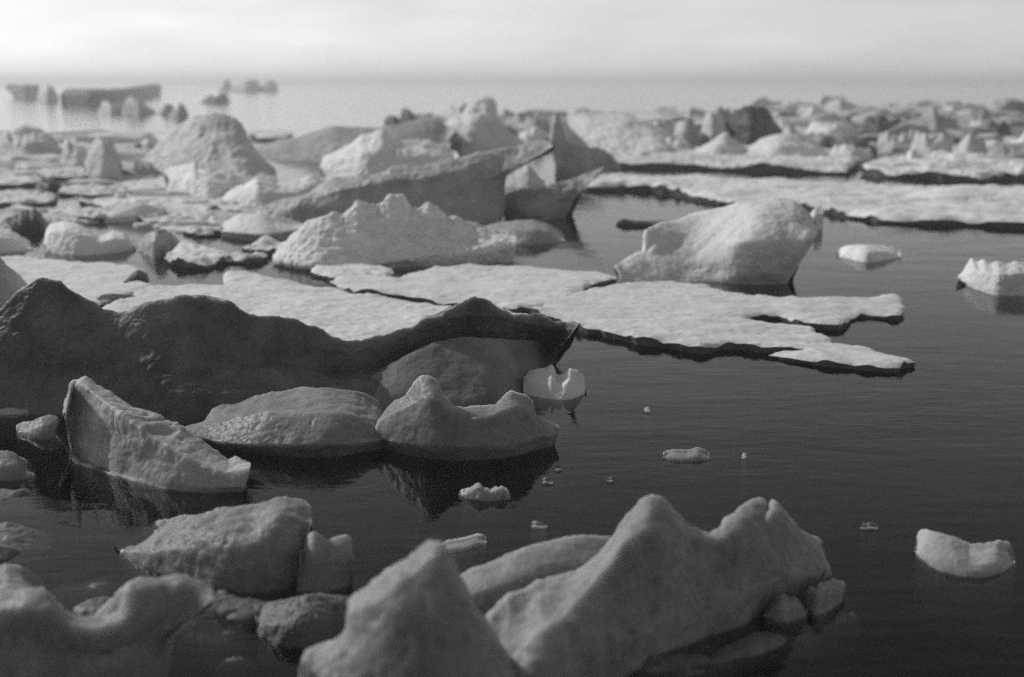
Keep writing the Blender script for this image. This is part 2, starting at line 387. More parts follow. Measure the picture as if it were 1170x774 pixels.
berg('ice_block', 'rough grey ice block with lit upper edge and blunt right end, below the rafted slab', 'ice block', 'dimmed', [
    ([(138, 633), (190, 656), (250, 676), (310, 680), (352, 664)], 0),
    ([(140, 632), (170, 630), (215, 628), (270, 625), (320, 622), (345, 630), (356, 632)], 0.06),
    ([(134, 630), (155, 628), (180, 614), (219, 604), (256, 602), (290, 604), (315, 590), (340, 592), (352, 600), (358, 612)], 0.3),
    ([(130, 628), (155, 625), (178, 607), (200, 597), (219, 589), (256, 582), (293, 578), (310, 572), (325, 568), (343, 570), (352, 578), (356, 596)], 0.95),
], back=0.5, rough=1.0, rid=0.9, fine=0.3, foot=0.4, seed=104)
lump('ice_block', 'small twin-horned ice lump tucked behind the blunt end of the lit-edged block', 'ice lump', 'dimmed',
    [(338, 676), (370, 678), (403, 668)], [(344, 630), (352, 610), (359, 606), (366, 612), (375, 617), (386, 613), (395, 611), (401, 615), (404, 640)], 0.3, rough=0.5, seed=105)
lump('ice_block', 'round knobbly dim ice lump left of the triangular bottom peak', 'ice lump', 'awash',
    [(294, 722), (312, 738), (340, 742), (374, 735), (402, 722)], [(291, 712), (297, 703), (308, 696), (333, 688), (350, 682), (364, 680), (385, 684), (400, 690), (405, 700)], 0.35, foot=0.35, rough=1.3, face=(0.5, 0.2), seed=106)
berg('iceberg', 'dark bottom left corner iceberg with a beak-shaped head overhanging the water', 'iceberg', 'dimmed', [
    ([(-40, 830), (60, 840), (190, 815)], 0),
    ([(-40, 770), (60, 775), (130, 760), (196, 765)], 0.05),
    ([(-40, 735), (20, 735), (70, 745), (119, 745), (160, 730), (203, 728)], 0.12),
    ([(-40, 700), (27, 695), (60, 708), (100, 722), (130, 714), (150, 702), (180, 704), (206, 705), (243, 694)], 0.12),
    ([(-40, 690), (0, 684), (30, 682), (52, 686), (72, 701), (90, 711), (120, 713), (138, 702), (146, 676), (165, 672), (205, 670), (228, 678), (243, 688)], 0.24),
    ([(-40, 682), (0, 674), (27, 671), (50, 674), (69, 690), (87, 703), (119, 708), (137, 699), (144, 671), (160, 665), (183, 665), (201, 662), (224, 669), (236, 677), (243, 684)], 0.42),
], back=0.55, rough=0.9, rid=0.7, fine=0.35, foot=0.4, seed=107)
lump('ice_block', 'low rounded ice chunk cut by the bottom edge, in front of the beaked iceberg', 'ice chunk', 'dimmed',
    [(58, 815), (100, 822), (152, 812)], [(60, 772), (72, 758), (87, 749), (110, 742), (122, 748), (133, 758), (150, 778)], 0.3, rough=0.6, seed=108)
floe('flat waterlogged slab barely awash above the beaked iceberg', [(41, 662), (52, 654), (70, 648), (95, 645), (116, 643), (130, 648), (134, 657), (122, 666), (98, 671), (66, 672), (48, 669)], 0.07, mat='awash', edge='awash', amp=0.025, cat='ice slab', name='ice_slab', seed=109)
floe('dim waterlogged slab at the left edge below the rafted slab', [(-40, 640), (-40, 592), (0, 585), (27, 579), (48, 586), (60, 596), (52, 610), (30, 622), (5, 632)], 0.09, mat='awash', edge='awash', amp=0.04, cat='ice slab', name='ice_slab', seed=110)
floe('long half-sunk shelf of ice under the lit-edged block and its left neighbours', [(60, 690), (110, 676), (160, 656), (230, 668), (300, 680), (345, 676), (362, 686), (330, 696), (300, 704), (285, 724), (250, 736), (215, 720), (160, 700), (100, 706)], 0.03, mat='awash', edge='awash', amp=0.03, cat='ice shelf', name='ice_shelf', seed=134)
floe('half-sunk ice shelf at the left edge, behind the waterlogged slab', [(-40, 575), (-40, 556), (20, 552), (60, 556), (96, 566), (80, 576), (40, 580)], 0.03, mat='awash', edge='awash', amp=0.03, cat='ice shelf', name='ice_shelf', seed=135)
lump('ice_block', 'small grey ice block at the left edge beside the rafted slab', 'ice block', 'dimmed',
    [(-30, 548), (10, 550), (40, 545)], [(-30, 520), (0, 516), (10, 516), (18, 520), (30, 533), (40, 543)], 0.4, rough=0.9, seed=111)
lump('ice_slab', 'low dark strip of ice with one pale knob, at the foot of the dark ridge', 'ice slab', 'grey',
    [(-30, 474), (20, 474), (62, 470)], [(-30, 458), (0, 457), (27, 459), (33, 454), (37, 451), (41, 457), (46, 461), (55, 463), (64, 468)], 0.5, rough=0.8, seed=112)
berg('ice_slab', 'tilted rafted ice slab with fluted grey side and bright sloping top edge', 'ice slab', 'pale', [
    ([(84, 528), (130, 544), (174, 556), (229, 564), (278, 562)], 0),
    ([(66, 500), (80, 519), (119, 537), (174, 547), (229, 557), (280, 556)], [(62, 0.25), (150, 0.05), (280, -0.05)]),
    ([(62, 493), (90, 494), (120, 502), (160, 522), (205, 540), (240, 549), (284, 545)], [(62, 0.45), (150, 0.1), (284, 0.0)]),
    ([(76, 468), (90, 438), (100, 444), (120, 460), (164, 493), (205, 519), (228, 533), (262, 539), (286, 535)], [(76, 0.6), (150, 0.2), (284, 0.05)]),
    ([(80, 440), (84, 435), (98, 431), (110, 441), (151, 465), (205, 489), (247, 517), (261, 526), (274, 522), (287, 530)], [(76, 0.9), (150, 0.85), (284, 0.6)]),
], back=0.25, rough=0.45, round_=0.05, crisp=0.85, seed=113, flute=0.17)
lump('ice_chunk', 'small ragged ice fragment touching the high left end of the rafted slab', 'ice chunk', 'dimmed',
    [(18, 497), (45, 503), (72, 500)], [(18, 491), (28, 486), (37, 484), (48, 477), (57, 475), (66, 476), (74, 490)], 0.3, rough=1.0, seed=114)

# ================================================================== the dark ridge and what lies before it
ridge_root = bpy.data.objects.new('ice_ridge', None); COL.objects.link(ridge_root); ridge_root.location = (-3.0, 17.0, 0)
tag(ridge_root, 'long dark ice ridge with rounded humps across the left, its right end hooked', 'iceberg')
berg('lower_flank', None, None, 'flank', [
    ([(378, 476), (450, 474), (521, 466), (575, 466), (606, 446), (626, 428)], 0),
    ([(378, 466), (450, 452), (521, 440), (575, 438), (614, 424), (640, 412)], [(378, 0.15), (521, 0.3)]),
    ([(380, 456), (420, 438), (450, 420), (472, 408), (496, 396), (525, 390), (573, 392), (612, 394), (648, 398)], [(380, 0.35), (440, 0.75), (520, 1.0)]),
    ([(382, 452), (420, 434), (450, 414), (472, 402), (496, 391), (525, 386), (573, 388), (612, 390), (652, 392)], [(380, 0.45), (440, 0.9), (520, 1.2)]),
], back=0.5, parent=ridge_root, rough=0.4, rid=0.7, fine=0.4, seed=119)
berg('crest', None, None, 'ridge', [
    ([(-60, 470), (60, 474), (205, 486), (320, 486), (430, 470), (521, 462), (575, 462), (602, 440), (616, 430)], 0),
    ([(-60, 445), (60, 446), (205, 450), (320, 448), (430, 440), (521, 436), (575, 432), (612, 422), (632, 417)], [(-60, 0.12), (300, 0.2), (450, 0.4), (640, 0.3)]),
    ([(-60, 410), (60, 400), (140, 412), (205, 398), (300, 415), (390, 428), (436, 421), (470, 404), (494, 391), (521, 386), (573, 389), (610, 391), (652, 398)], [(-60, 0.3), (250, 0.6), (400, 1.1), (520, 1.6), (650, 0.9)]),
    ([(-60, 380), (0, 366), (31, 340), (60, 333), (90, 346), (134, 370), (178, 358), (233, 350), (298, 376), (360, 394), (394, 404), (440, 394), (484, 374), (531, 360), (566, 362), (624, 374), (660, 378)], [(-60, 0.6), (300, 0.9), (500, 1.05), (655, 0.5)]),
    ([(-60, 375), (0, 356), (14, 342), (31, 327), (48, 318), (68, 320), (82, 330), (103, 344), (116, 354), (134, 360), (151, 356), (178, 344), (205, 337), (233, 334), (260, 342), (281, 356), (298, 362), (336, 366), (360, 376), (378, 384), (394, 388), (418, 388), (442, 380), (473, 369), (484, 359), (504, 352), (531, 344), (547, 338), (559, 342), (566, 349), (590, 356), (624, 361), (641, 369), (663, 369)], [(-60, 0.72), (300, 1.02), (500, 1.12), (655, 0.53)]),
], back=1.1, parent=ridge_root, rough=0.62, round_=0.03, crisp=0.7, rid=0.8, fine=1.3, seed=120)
berg('ice_block', 'broad grey ice block with a pale upper ledge, before the dark ridge', 'ice block', 'dimmed', [
    ([(204, 496), (250, 512), (300, 520), (320, 522), (380, 524), (440, 512)], 0),
    ([(204, 493), (250, 505), (290, 508), (316, 507), (350, 507), (400, 507), (448, 500)], -0.12),
    ([(203, 492), (233, 485), (270, 478), (305, 470), (330, 474), (365, 470), (405, 473), (430, 480), (450, 494)], 0.25),
    ([(203, 491), (233, 477), (242, 460), (256, 459), (274, 459), (293, 452), (316, 450), (347, 443), (375, 443), (400, 447), (416, 451), (431, 460), (442, 474), (451, 491)], 1.25),
], back=0.5, rough=0.9, fine=0.15, rid=0.6, crisp=0.75, seed=121)
berg('ice_block', 'pale ice lump with a tall rounded knob and a lower knob, casting a black reflection', 'ice lump', 'dimmed', [
    ([(436, 512), (480, 524), (528, 527), (580, 524), (634, 508)], 0),
    ([(426, 496), (445, 504), (480, 508), (528, 510), (580, 507), (610, 500), (638, 495)], -0.12),
    ([(424, 492), (434, 482), (451, 471), (468, 462), (480, 455), (497, 455), (510, 468), (530, 476), (555, 477), (575, 468), (592, 462), (606, 470), (640, 490)], 0.02),
    ([(424, 490), (432, 479), (449, 463), (464, 453), (474, 437), (481, 432), (489, 431), (498, 436), (508, 451), (521, 461), (545, 463), (566, 463), (577, 453), (584, 447), (592, 450), (600, 452), (609, 458), (614, 478), (640, 487)], 0.35),
], back=0.4, rough=0.7, fine=0.2, rid=0.6, crisp=0.6, seed=122)
lump('ice_block', 'small bright white ice piece with a bite taken out, under the hooked end', 'ice piece', 'snow',
    [(598, 450), (625, 456), (650, 458), (668, 450)], [(598, 432), (604, 425), (614, 422), (624, 421), (631, 416), (635, 429), (641, 431), (651, 421), (660, 424), (667, 434), (670, 446)], 0.3, rough=0.5, seed=123)
lump('ice_chunk', 'little white ice fragment floating inside the black reflection', 'ice fragment', 'pale',
    [(526, 568), (550, 573), (583, 571)], [(524, 566), (535, 560), (547, 553), (553, 558), (560, 562), (568, 557), (569, 558), (574, 555), (584, 568)], 0.1, face=(0.8, 0.3), rough=1.7, seed=124)
lump('ice_chunk', 'thin ice sliver floating just above the triangular bottom peak', 'ice sliver', 'dimmed',
    [(500, 632), (525, 631), (556, 622)], [(500, 629), (512, 622), (530, 619), (545, 614), (556, 618)], 0.16, rough=0.8, seed=125)
lump('ice_chunk', 'thin pale ice sliver alone on the open dark water, right of centre', 'ice sliver', 'dimmed',
    [(757, 525), (780, 528), (811, 526)], [(757, 521), (770, 517), (785, 518), (797, 513), (811, 522)], 0.22, rough=0.9, seed=126)
lump('ice_chunk', 'grey ice piece with two raised ends, alone in dark water at the lower right', 'ice piece', 'pale',
    [(1046, 632), (1062, 650), (1110, 662), (1150, 655), (1160, 644)], [(1044, 630), (1050, 614), (1056, 611), (1087, 617), (1107, 629), (1123, 628), (1139, 624), (1153, 631), (1160, 641)], 0.4, rough=0.7, face=(0.45, 0.2), seed=127)
lump('ice_chunk', 'small ice knob in the water under the right flank of the twin-peaked iceberg', 'ice chunk', 'dimmed',
    [(872, 706), (895, 712), (922, 704)], [(872, 702), (880, 691), (886, 688), (894, 679), (900, 684), (908, 683), (916, 692), (924, 700)], 0.15, foot=0.35, rough=1.7, seed=128)
lump('ice_chunk', 'ragged ice scrap at the far right tip of the twin-peaked iceberg', 'ice chunk', 'dimmed',
    [(920, 694), (935, 704), (962, 688)], [(918, 684), (926, 671), (933, 672), (938, 664), (947, 666), (953, 663), (962, 671), (964, 682)], 0.12, face=(0.75, 0.3), foot=0.3, rough=1.8, seed=129)
for x, y, w, lab in ((626, 552, 14, 'dark ice crumb on the water, the larger of two near the black reflection'), (638, 537, 9, 'dark ice crumb on the water, the smaller of two near the black reflection'),
                     (616, 602, 20, 'low pale ice crumb on the water, left of the twin-peaked iceberg summit'), (993, 604, 22, 'faint ice crumb on dark water above the two-ended lower right piece'),
                     (850, 523, 8, 'tiny ice crumb on open water right of the lone pale sliver'), (697, 550, 8, 'tiny dark ice crumb on the water above the twin-peaked summit'),
                     (740, 470, 9, 'tiny ice crumb on the calm water below the long floe')):
    auto('ice_crumb', lab, 'ice crumb', 'grey' if 'dark' not in lab else 'awash', x - w / 2, x + w / 2, y + 2, y - 2.5, 2, 0.12, 'ice crumbs on the open water', seed=int(x))

# ================================================================== the flat floes of the middle distance
floe('wide snow-covered floe split into two long tongues pointing right', [
    (600, 352), (615, 347), (658, 331), (712, 325), (761, 320), (805, 325), (834, 333), (873, 337), (912, 338), (960, 338), (1004, 337), (1014, 334), (1031, 342),
    (1034, 351), (1031, 357), (990, 354), (956, 368), (917, 364), (892, 356), (863, 358), (852, 361), (870, 365), (892, 368), (920, 371), (941, 377), (952, 385), (960, 390), (990, 396), (1014, 402), (1041, 408),
    (1019, 415), (980, 414), (941, 411), (905, 407), (878, 401), (890, 400), (917, 402), (880, 396), (834, 391), (809, 396), (785, 394), (761, 390), (725, 385), (697, 380), (670, 374), (640, 366), (610, 360)], 0.12, amp=0.035, jitter=1.3, seed=201)
floe('pale snowy floe in the centre, between the jagged hummock and the dark ridge', [
    (381, 321), (384, 313), (401, 310), (439, 315), (453, 318), (463, 311), (494, 306), (542, 302), (583, 302), (624, 305), (658, 309), (692, 310), (706, 316), (692, 319), (668, 326), (661, 334), (634, 344), (614, 348), (590, 350), (540, 346), (501, 343), (470, 337), (453, 335), (410, 331)], 0.13, amp=0.035, seed=202)
floe('broad rough snow floe lying behind the low middle of the dark ridge', [
    (110, 352), (140, 342), (164, 328), (192, 327), (250, 325), (256, 313), (270, 309), (284, 309), (308, 313), (342, 321), (377, 330), (420, 336), (470, 341), (520, 350), (560, 362), (540, 385), (440, 404), (330, 396), (230, 380), (130, 372)], 0.14, amp=0.045, seed=203)
floe('flat grey-white floe at the left edge behind the tallest hump of the dark ridge', [
    (-60, 300), (0, 294), (20, 292), (60, 297), (100, 300), (150, 303), (168, 309), (160, 318), (172, 326), (150, 334), (120, 345), (90, 350), (40, 352), (-60, 350)], 0.1, amp=0.03, mat='snow', seed=204)
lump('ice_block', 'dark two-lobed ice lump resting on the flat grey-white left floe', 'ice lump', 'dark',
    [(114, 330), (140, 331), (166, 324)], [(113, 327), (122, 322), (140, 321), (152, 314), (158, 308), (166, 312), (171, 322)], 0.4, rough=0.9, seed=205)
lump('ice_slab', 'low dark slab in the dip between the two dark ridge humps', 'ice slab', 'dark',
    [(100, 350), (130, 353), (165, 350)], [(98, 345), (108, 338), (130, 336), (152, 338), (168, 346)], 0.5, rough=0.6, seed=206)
lump('ice_block', 'grey wedge of ice cut by the left edge, above the dark ridge', 'ice block', 'grey',
    [(-40, 362), (0, 362), (34, 345)], [(-40, 300), (-10, 292), (0, 295), (6, 302), (21, 314), (30, 324), (36, 340)], 0.6, rough=0.5, seed=207)

# ================================================================== hummocks of the middle distance
berg('ice_hummock', 'jagged snowy hummock with three small peaks, in the centre of the pack', 'ice hummock', 'snow', [
    ([(316, 302), (345, 311), (380, 310), (440, 306), (520, 304), (586, 300)], 0),
    ([(312, 298), (345, 303), (400, 302), (442, 299), (504, 290), (573, 283), (590, 280)], -0.1),
    ([(311, 296), (330, 286), (360, 282), (400, 276), (440, 272), (480, 272), (520, 274), (560, 274), (590, 275)], 0.4),
    ([(311, 294), (329, 276), (349, 255), (365, 252), (381, 246), (394, 248), (408, 232), (420, 236), (432, 239), (442, 232), (446, 226), (460, 228), (470, 239), (478, 238), (490, 232), (500, 241), (511, 247), (521, 247), (527, 254), (555, 261), (573, 267), (590, 273)], 1.1),
], back=1.2, rough=1.0, seed=301)
floe('pair of joined small snow cakes at the foot of the jagged hummock', [(355, 308), (362, 302), (371, 298), (395, 295), (410, 299), (418, 298), (435, 301), (446, 303), (451, 309), (442, 315), (425, 312), (400, 315), (377, 314)], 0.13, amp=0.05, seed=302)
berg('iceberg', 'smooth rounded white hump of ice leaning right, undercut at its dark right end', 'iceberg', 'white', [
    ([(706, 330), (730, 329), (760, 324), (807, 322), (860, 326), (900, 324)], 0),
    ([(704, 318), (725, 314), (760, 308), (807, 306), (850, 312), (880, 314), (908, 310)], [(704, 0.2), (740, 0.45), (790, 0.4), (820, 0.15), (850, -0.15), (908, -0.25)]),
    ([(702, 312), (722, 302), (742, 296), (765, 288), (800, 280), (824, 276), (860, 276), (900, 274), (932, 272)], [(702, 0.45), (740, 0.95), (790, 1.0), (815, 0.5), (840, -0.25), (930, -0.65)]),
    ([(702, 308), (724, 294), (738, 290), (748, 274), (760, 266), (790, 258), (830, 250), (870, 244), (905, 246), (934, 264)], [(702, 0.7), (740, 1.35), (790, 1.6), (820, 1.2), (860, 0.35), (930, -0.25)]),
    ([(702, 305), (715, 297), (726, 291), (736, 288), (737, 277), (735, 265), (742, 261), (755, 255), (777, 251), (794, 242), (824, 238), (849, 230), (866, 228), (884, 226), (905, 229), (915, 234), (923, 242), (931, 254)], [(702, 0.85), (740, 1.75), (790, 2.1), (850, 1.6), (930, 0.5)]),
], back=1.0, rough=0.4, round_=0.06, seed=303)
lump('ice_block', 'pale pointed tooth of ice just behind the top of the leaning white hump', 'ice block', 'snow',
    [(918, 262), (930, 263), (940, 262)], [(920, 256), (926, 244), (932, 237), (943, 234), (940, 246), (941, 258)], 0.3, rough=0.4, seed=304)
berg('iceberg', 'long grey ice block with a raised prow jutting right, behind the jagged hummock', 'iceberg', 'grey', [
    ([(262, 248), (330, 256), (430, 258), (520, 258), (574, 254)], 0),
    ([(264, 246), (330, 240), (430, 236), (520, 238), (577, 236)], 0.15),
    ([(266, 245), (300, 240), (350, 232), (390, 222), (440, 218), (480, 216), (520, 212), (560, 206), (580, 200)], 0.35),
    ([(266, 245), (300, 238), (350, 230), (390, 216), (440, 206), (480, 202), (520, 196), (560, 192), (600, 186), (629, 176)], 0.45),
    ([(266, 244), (300, 236), (340, 226), (357, 221), (368, 212), (378, 206), (400, 202), (421, 200), (442, 196), (451, 191), (464, 187), (494, 187), (528, 179), (569, 174), (590, 170), (603, 162), (612, 161), (622, 162), (632, 167)], 1.4),
], back=1.5, rough=0.7, fine=0.4, round_=0.04, seed=305)
lump('ice_hummock', 'small white rubble heap over the left end of the long prowed block', 'ice hummock', 'snow',
    [(252, 236), (300, 240), (372, 230)], [(252, 228), (262, 220), (271, 214), (285, 208), (293, 203), (303, 207), (318, 212), (330, 211), (342, 207), (349, 203), (355, 201), (362, 203), (370, 212)], 0.8, rough=1.1, seed=306)
berg('ice_block', 'grey ice block with an upturned tip at right, dark underside over black water', 'ice block', 'grey', [
    ([(576, 250), (610, 253), (645, 248)], 0),
    ([(576, 246), (610, 246), (651, 239)], -0.1),
    ([(576, 236), (610, 234), (640, 230), (658, 226)], -0.1),
    ([(576, 228), (597, 225), (624, 222), (641, 218), (660, 213), (682, 204)], 0.2),
    ([(576, 224), (597, 219), (624, 215), (641, 208), (665, 200), (680, 194), (690, 191)], 0.8),
], back=1.0, rough=0.9, seed=307)
lump('ice_slab', 'low dim slab floating just in front of the upturned-tip block', 'ice slab', 'grey',
    [(548, 276), (600, 281), (646, 277)], [(548, 262), (569, 255), (590, 252), (610, 252), (627, 257), (636, 265), (645, 273)], 0.8, rough=0.6, seed=308)
berg('ice_block', 'dark-faced ice block with a thin bright spire at its left end', 'ice block', 'grey', [
    ([(634, 203), (670, 204), (710, 200)], 0),
    ([(634, 190), (646, 176), (670, 174), (695, 180), (709, 195)], -0.1),
    ([(630, 168), (633, 140), (637, 140), (641, 156), (648, 168), (662, 171), (680, 172), (699, 181), (710, 195)], 0.2),
    ([(628, 165), (630, 140), (633, 129), (637, 129), (641, 140), (645, 155), (651, 164), (664, 166), (680, 168), (699, 177), (709, 191)], 0.9),
], back=1.0, rough=0.5, round_=0.05, seed=309)
lump('ice_chunk', 'thin dark sliver of ice on grey water left of the leaning white hump', 'ice sliver', 'dark', [(704, 259), (730, 261), (770, 258)], [(704, 256), (712, 250), (725, 253), (750, 254), (770, 255)], 0.4, rough=0.6, seed=310)
lump('ice_chunk', 'small snowy ice cake on open water right of the leaning white hump', 'ice cake', 'snow', [(958, 293), (990, 301), (1028, 295)], [(956, 289), (969, 281), (990, 280), (1012, 282), (1022, 285), (1030, 290)], 0.7, rough=0.9, seed=311)
lump('ice_block', 'white crumbly ice piece with a dark foot near the right edge', 'ice piece', 'snow', [(1104, 326), (1135, 338), (1200, 338)], [(1093, 318), (1100, 312), (1110, 296), (1117, 301), (1123, 297), (1132, 302), (1140, 299), (1150, 303), (1161, 299), (1180, 302), (1200, 325)], 0.7, rough=0.9, face=(0.65, 0.1), seed=312)

# ================================================================== left pack
G = 'ice cakes of the crowded left pack'
lump('ice_block', 'squarish pale ice block with black waterline below, in the left pack', 'ice block', 'snow', [(51, 288), (85, 293), (120, 291), (156, 285)], [(50, 281), (54, 262), (58, 256), (73, 253), (88, 257), (100, 262), (113, 272), (128, 266), (141, 268), (152, 278)], 0.8, rough=0.9, face=(0.7, 0.2), seed=401)
lump('ice_block', 'domed grey ice block between the squarish pale block and the oval floe', 'ice block', 'grey', [(158, 286), (176, 297), (206, 285)], [(157, 281), (164, 272), (171, 266), (186, 261), (194, 266), (206, 278)], 0.6, rough=0.7, seed=402)
floe('small oval snow floe with a dark front, right of the domed block', [(188, 293), (196, 287), (205, 283), (226, 280), (244, 284), (262, 290), (250, 295), (236, 299), (215, 298), (200, 296)], 0.18, amp=0.08, group=None, seed=403)
lump('ice_block', 'pale ice cake cut by the left edge, beside the squarish block', 'ice block', 'snow', [(-40, 289), (0, 290), (36, 286)], [(-40, 262), (0, 260), (12, 263), (21, 268), (30, 276), (37, 284)], 0.8, rough=0.7, seed=404)
berg('ice_block', 'low lens-shaped pale floe block with a dark underside, left of the jagged hummock', 'ice block', 'snow', [
    ([(254, 270), (300, 276), (352, 269)], 0), ([(252, 264), (300, 268), (350, 261)], -0.15), ([(252, 260), (274, 252), (310, 256), (350, 259)], 0.5), ([(252, 258), (262, 251), (274, 245), (298, 244), (325, 249), (351, 258)], 1.3)], back=1.0, rough=0.6, seed=405)
lump('ice_hummock', 'craggy pale hummock just below the big dim dome in the left pack', 'ice hummock', 'snow', [(190, 220), (240, 230), (292, 222)], [(187, 200), (192, 193), (199, 190), (212, 189), (222, 186), (226, 192), (247, 197), (266, 200), (288, 205), (296, 216)], 1.2, rough=1.1, seed=406)
lump('iceberg', 'big dim rounded dome of ice in the upper left pack', 'iceberg', 'whitef', [(166, 196), (230, 203), (318, 206)], [(164, 186), (170, 176), (192, 160), (203, 146), (213, 138), (225, 132), (240, 130), (256, 131), (268, 136), (278, 146), (288, 166), (301, 186), (316, 200)], 2.5, rough=0.9, face=(0.6, 0.4), seed=407)
lump('ice_block', 'narrow upright pale slab of ice left of the big dim dome', 'ice block', 'whitef', [(96, 202), (118, 206), (142, 203)], [(96, 190), (101, 176), (105, 164), (111, 157), (120, 161), (128, 160), (134, 176), (141, 196)], 1.2, rough=0.6, seed=408)
# thin floes of the left pack, front edge rows between 178 and 262
rng = random.Random(4)
def cake(x0, x1, yc, hh, seed, skew=0.0):
    r = random.Random(seed); k = 18; p = []
    for i in range(k):
        a = 2 * math.pi * i / k
        rr = 1 + r.uniform(-0.22, 0.16)
        p.append(((x0 + x1) / 2 + (x1 - x0) / 2 * math.cos(a) * rr, yc + hh * math.sin(a) * rr + skew * math.cos(a)))
    return p
for i, (x0, x1, yc, hh, lab) in enumerate((
    (-30, 95, 250, 5, 'long pale floe at the left edge above the squarish block'),
    (60, 175, 243, 6, 'pale floe curving behind the squarish block'),
    (100, 215, 232, 6, 'long low floe between the domed block and the craggy hummock'),
    (150, 240, 247, 5, 'thin white floe behind the domed grey block'),
    (200, 290, 238, 5, 'thin floe below the craggy hummock foot'),
    (235, 300, 252, 4, 'small flat floe touching the lens-shaped block'),
    (-20, 70, 226, 6, 'low whitish floe at the left edge, third row of the pack'),
    (60, 150, 216, 5, 'whitish floe below the upright pale slab'),
    (140, 195, 212, 4, 'little floe left of the craggy hummock'),
    (-30, 60, 205, 5, 'grey-white floe at the left edge below the long low bank'),
    (40, 105, 198, 4, 'flat floe at the foot of the upright slab'),
    (205, 255, 262, 3, 'narrow floe left of the lens-shaped block'),
    (280, 335, 282, 4, 'small flat floe in front of the lens-shaped block'),
    (240, 305, 292, 3, 'thin ice skin left of the jagged hummock'))):
    floe(lab, cake(x0, x1, yc, hh, 60 + i), 0.13, mat='snow', amp=0.10, seed=500 + i, hum=1.4, group='low floes of the left pack')
auto('ice_bank', 'long low bank of ice with a dark waterline at the left edge', 'ice bank', 'whitef', -30, 82, 177, 150, 5, 2.2, seed=31)
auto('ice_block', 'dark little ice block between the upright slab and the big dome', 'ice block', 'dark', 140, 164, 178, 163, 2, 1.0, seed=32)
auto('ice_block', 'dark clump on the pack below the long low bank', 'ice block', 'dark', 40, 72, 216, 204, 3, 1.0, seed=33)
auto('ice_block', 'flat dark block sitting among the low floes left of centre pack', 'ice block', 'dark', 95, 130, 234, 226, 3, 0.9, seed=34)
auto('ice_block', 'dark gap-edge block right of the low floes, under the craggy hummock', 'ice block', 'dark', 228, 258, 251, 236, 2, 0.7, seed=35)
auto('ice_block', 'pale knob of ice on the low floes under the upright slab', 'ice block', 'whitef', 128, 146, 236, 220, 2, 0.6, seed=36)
auto('ice_block', 'dark block standing in for shadowed water at the left edge, behind the edge-cut cake', 'ice block', 'dark', -30, 56, 266, 240, 3, 1.3, seed=37)  # shadow and dark water among the cakes, built as a dark block
auto('ice_bank', 'low rubble strip between the long bank and the upright slab', 'ice bank', 'whitef', 70, 105, 190, 158, 3, 1.5, seed=38)
auto('ice_bank', 'low grey rubble right of the upright slab', 'ice bank', 'greyf', 132, 180, 200, 182, 4, 1.5, seed=39)

# ================================================================== horizon, left
G2 = 'dark ice far off on the left horizon'
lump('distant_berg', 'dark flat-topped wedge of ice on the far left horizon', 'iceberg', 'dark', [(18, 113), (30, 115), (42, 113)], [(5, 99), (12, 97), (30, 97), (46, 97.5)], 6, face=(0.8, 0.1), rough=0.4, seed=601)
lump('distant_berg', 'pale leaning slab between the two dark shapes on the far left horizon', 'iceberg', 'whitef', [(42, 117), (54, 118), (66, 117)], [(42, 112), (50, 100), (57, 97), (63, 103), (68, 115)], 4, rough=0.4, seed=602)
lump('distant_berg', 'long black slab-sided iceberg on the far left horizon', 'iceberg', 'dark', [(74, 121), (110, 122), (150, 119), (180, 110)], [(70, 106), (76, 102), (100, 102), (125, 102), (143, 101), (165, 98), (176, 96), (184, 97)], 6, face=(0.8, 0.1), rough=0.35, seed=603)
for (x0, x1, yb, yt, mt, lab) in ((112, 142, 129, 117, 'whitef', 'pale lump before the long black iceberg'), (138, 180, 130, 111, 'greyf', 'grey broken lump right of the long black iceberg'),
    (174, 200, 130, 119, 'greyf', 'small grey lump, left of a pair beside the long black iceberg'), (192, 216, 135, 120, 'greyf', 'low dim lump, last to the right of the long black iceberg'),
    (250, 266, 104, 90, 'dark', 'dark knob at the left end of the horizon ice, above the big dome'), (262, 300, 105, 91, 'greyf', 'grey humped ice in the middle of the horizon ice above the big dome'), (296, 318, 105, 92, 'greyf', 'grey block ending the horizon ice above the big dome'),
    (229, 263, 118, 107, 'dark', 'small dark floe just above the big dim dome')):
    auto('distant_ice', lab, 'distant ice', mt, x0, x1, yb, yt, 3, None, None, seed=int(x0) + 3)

# ================================================================== far centre
lump('ice_bank', 'low dim ice bank running behind the centre pack, thin dark waterline', 'ice bank', 'greyf', [(288, 179), (330, 183), (400, 187), (510, 180)], [(286, 175), (300, 168), (320, 160), (340, 158), (365, 150), (382, 144), (400, 146), (434, 146), (464, 140), (483, 136), (500, 138), (520, 150)], 4, rough=0.6, face=(0.5, 0.3), seed=701)
floe('thin bright white floe strip right of the big dim dome', [(284, 152), (300, 149), (325, 149), (335, 152), (325, 156), (295, 156)], 0.3, mat='snowf', amp=0.1, seed=702)
lump('ice_hummock', 'lumpy pale hummock with one round boulder, above the long prowed block', 'ice hummock', 'snow', [(366, 206), (420, 212), (520, 205)], [(365, 192), (370, 179), (385, 172), (401, 167), (410, 160), (414, 155), (425, 154), (437, 149), (446, 158), (460, 162), (487, 162), (505, 166), (524, 178)], 2.0, rough=1.0, seed=703)
lump('ice_block', 'round ice boulder perched on the lumpy pale hummock', 'ice boulder', 'snow', [(399, 166), (406, 167.5), (414, 166)], [(398, 163), (400, 156), (406, 151), (412, 152), (416, 158), (416, 163)], 0.8, rough=0.5, seed=704)
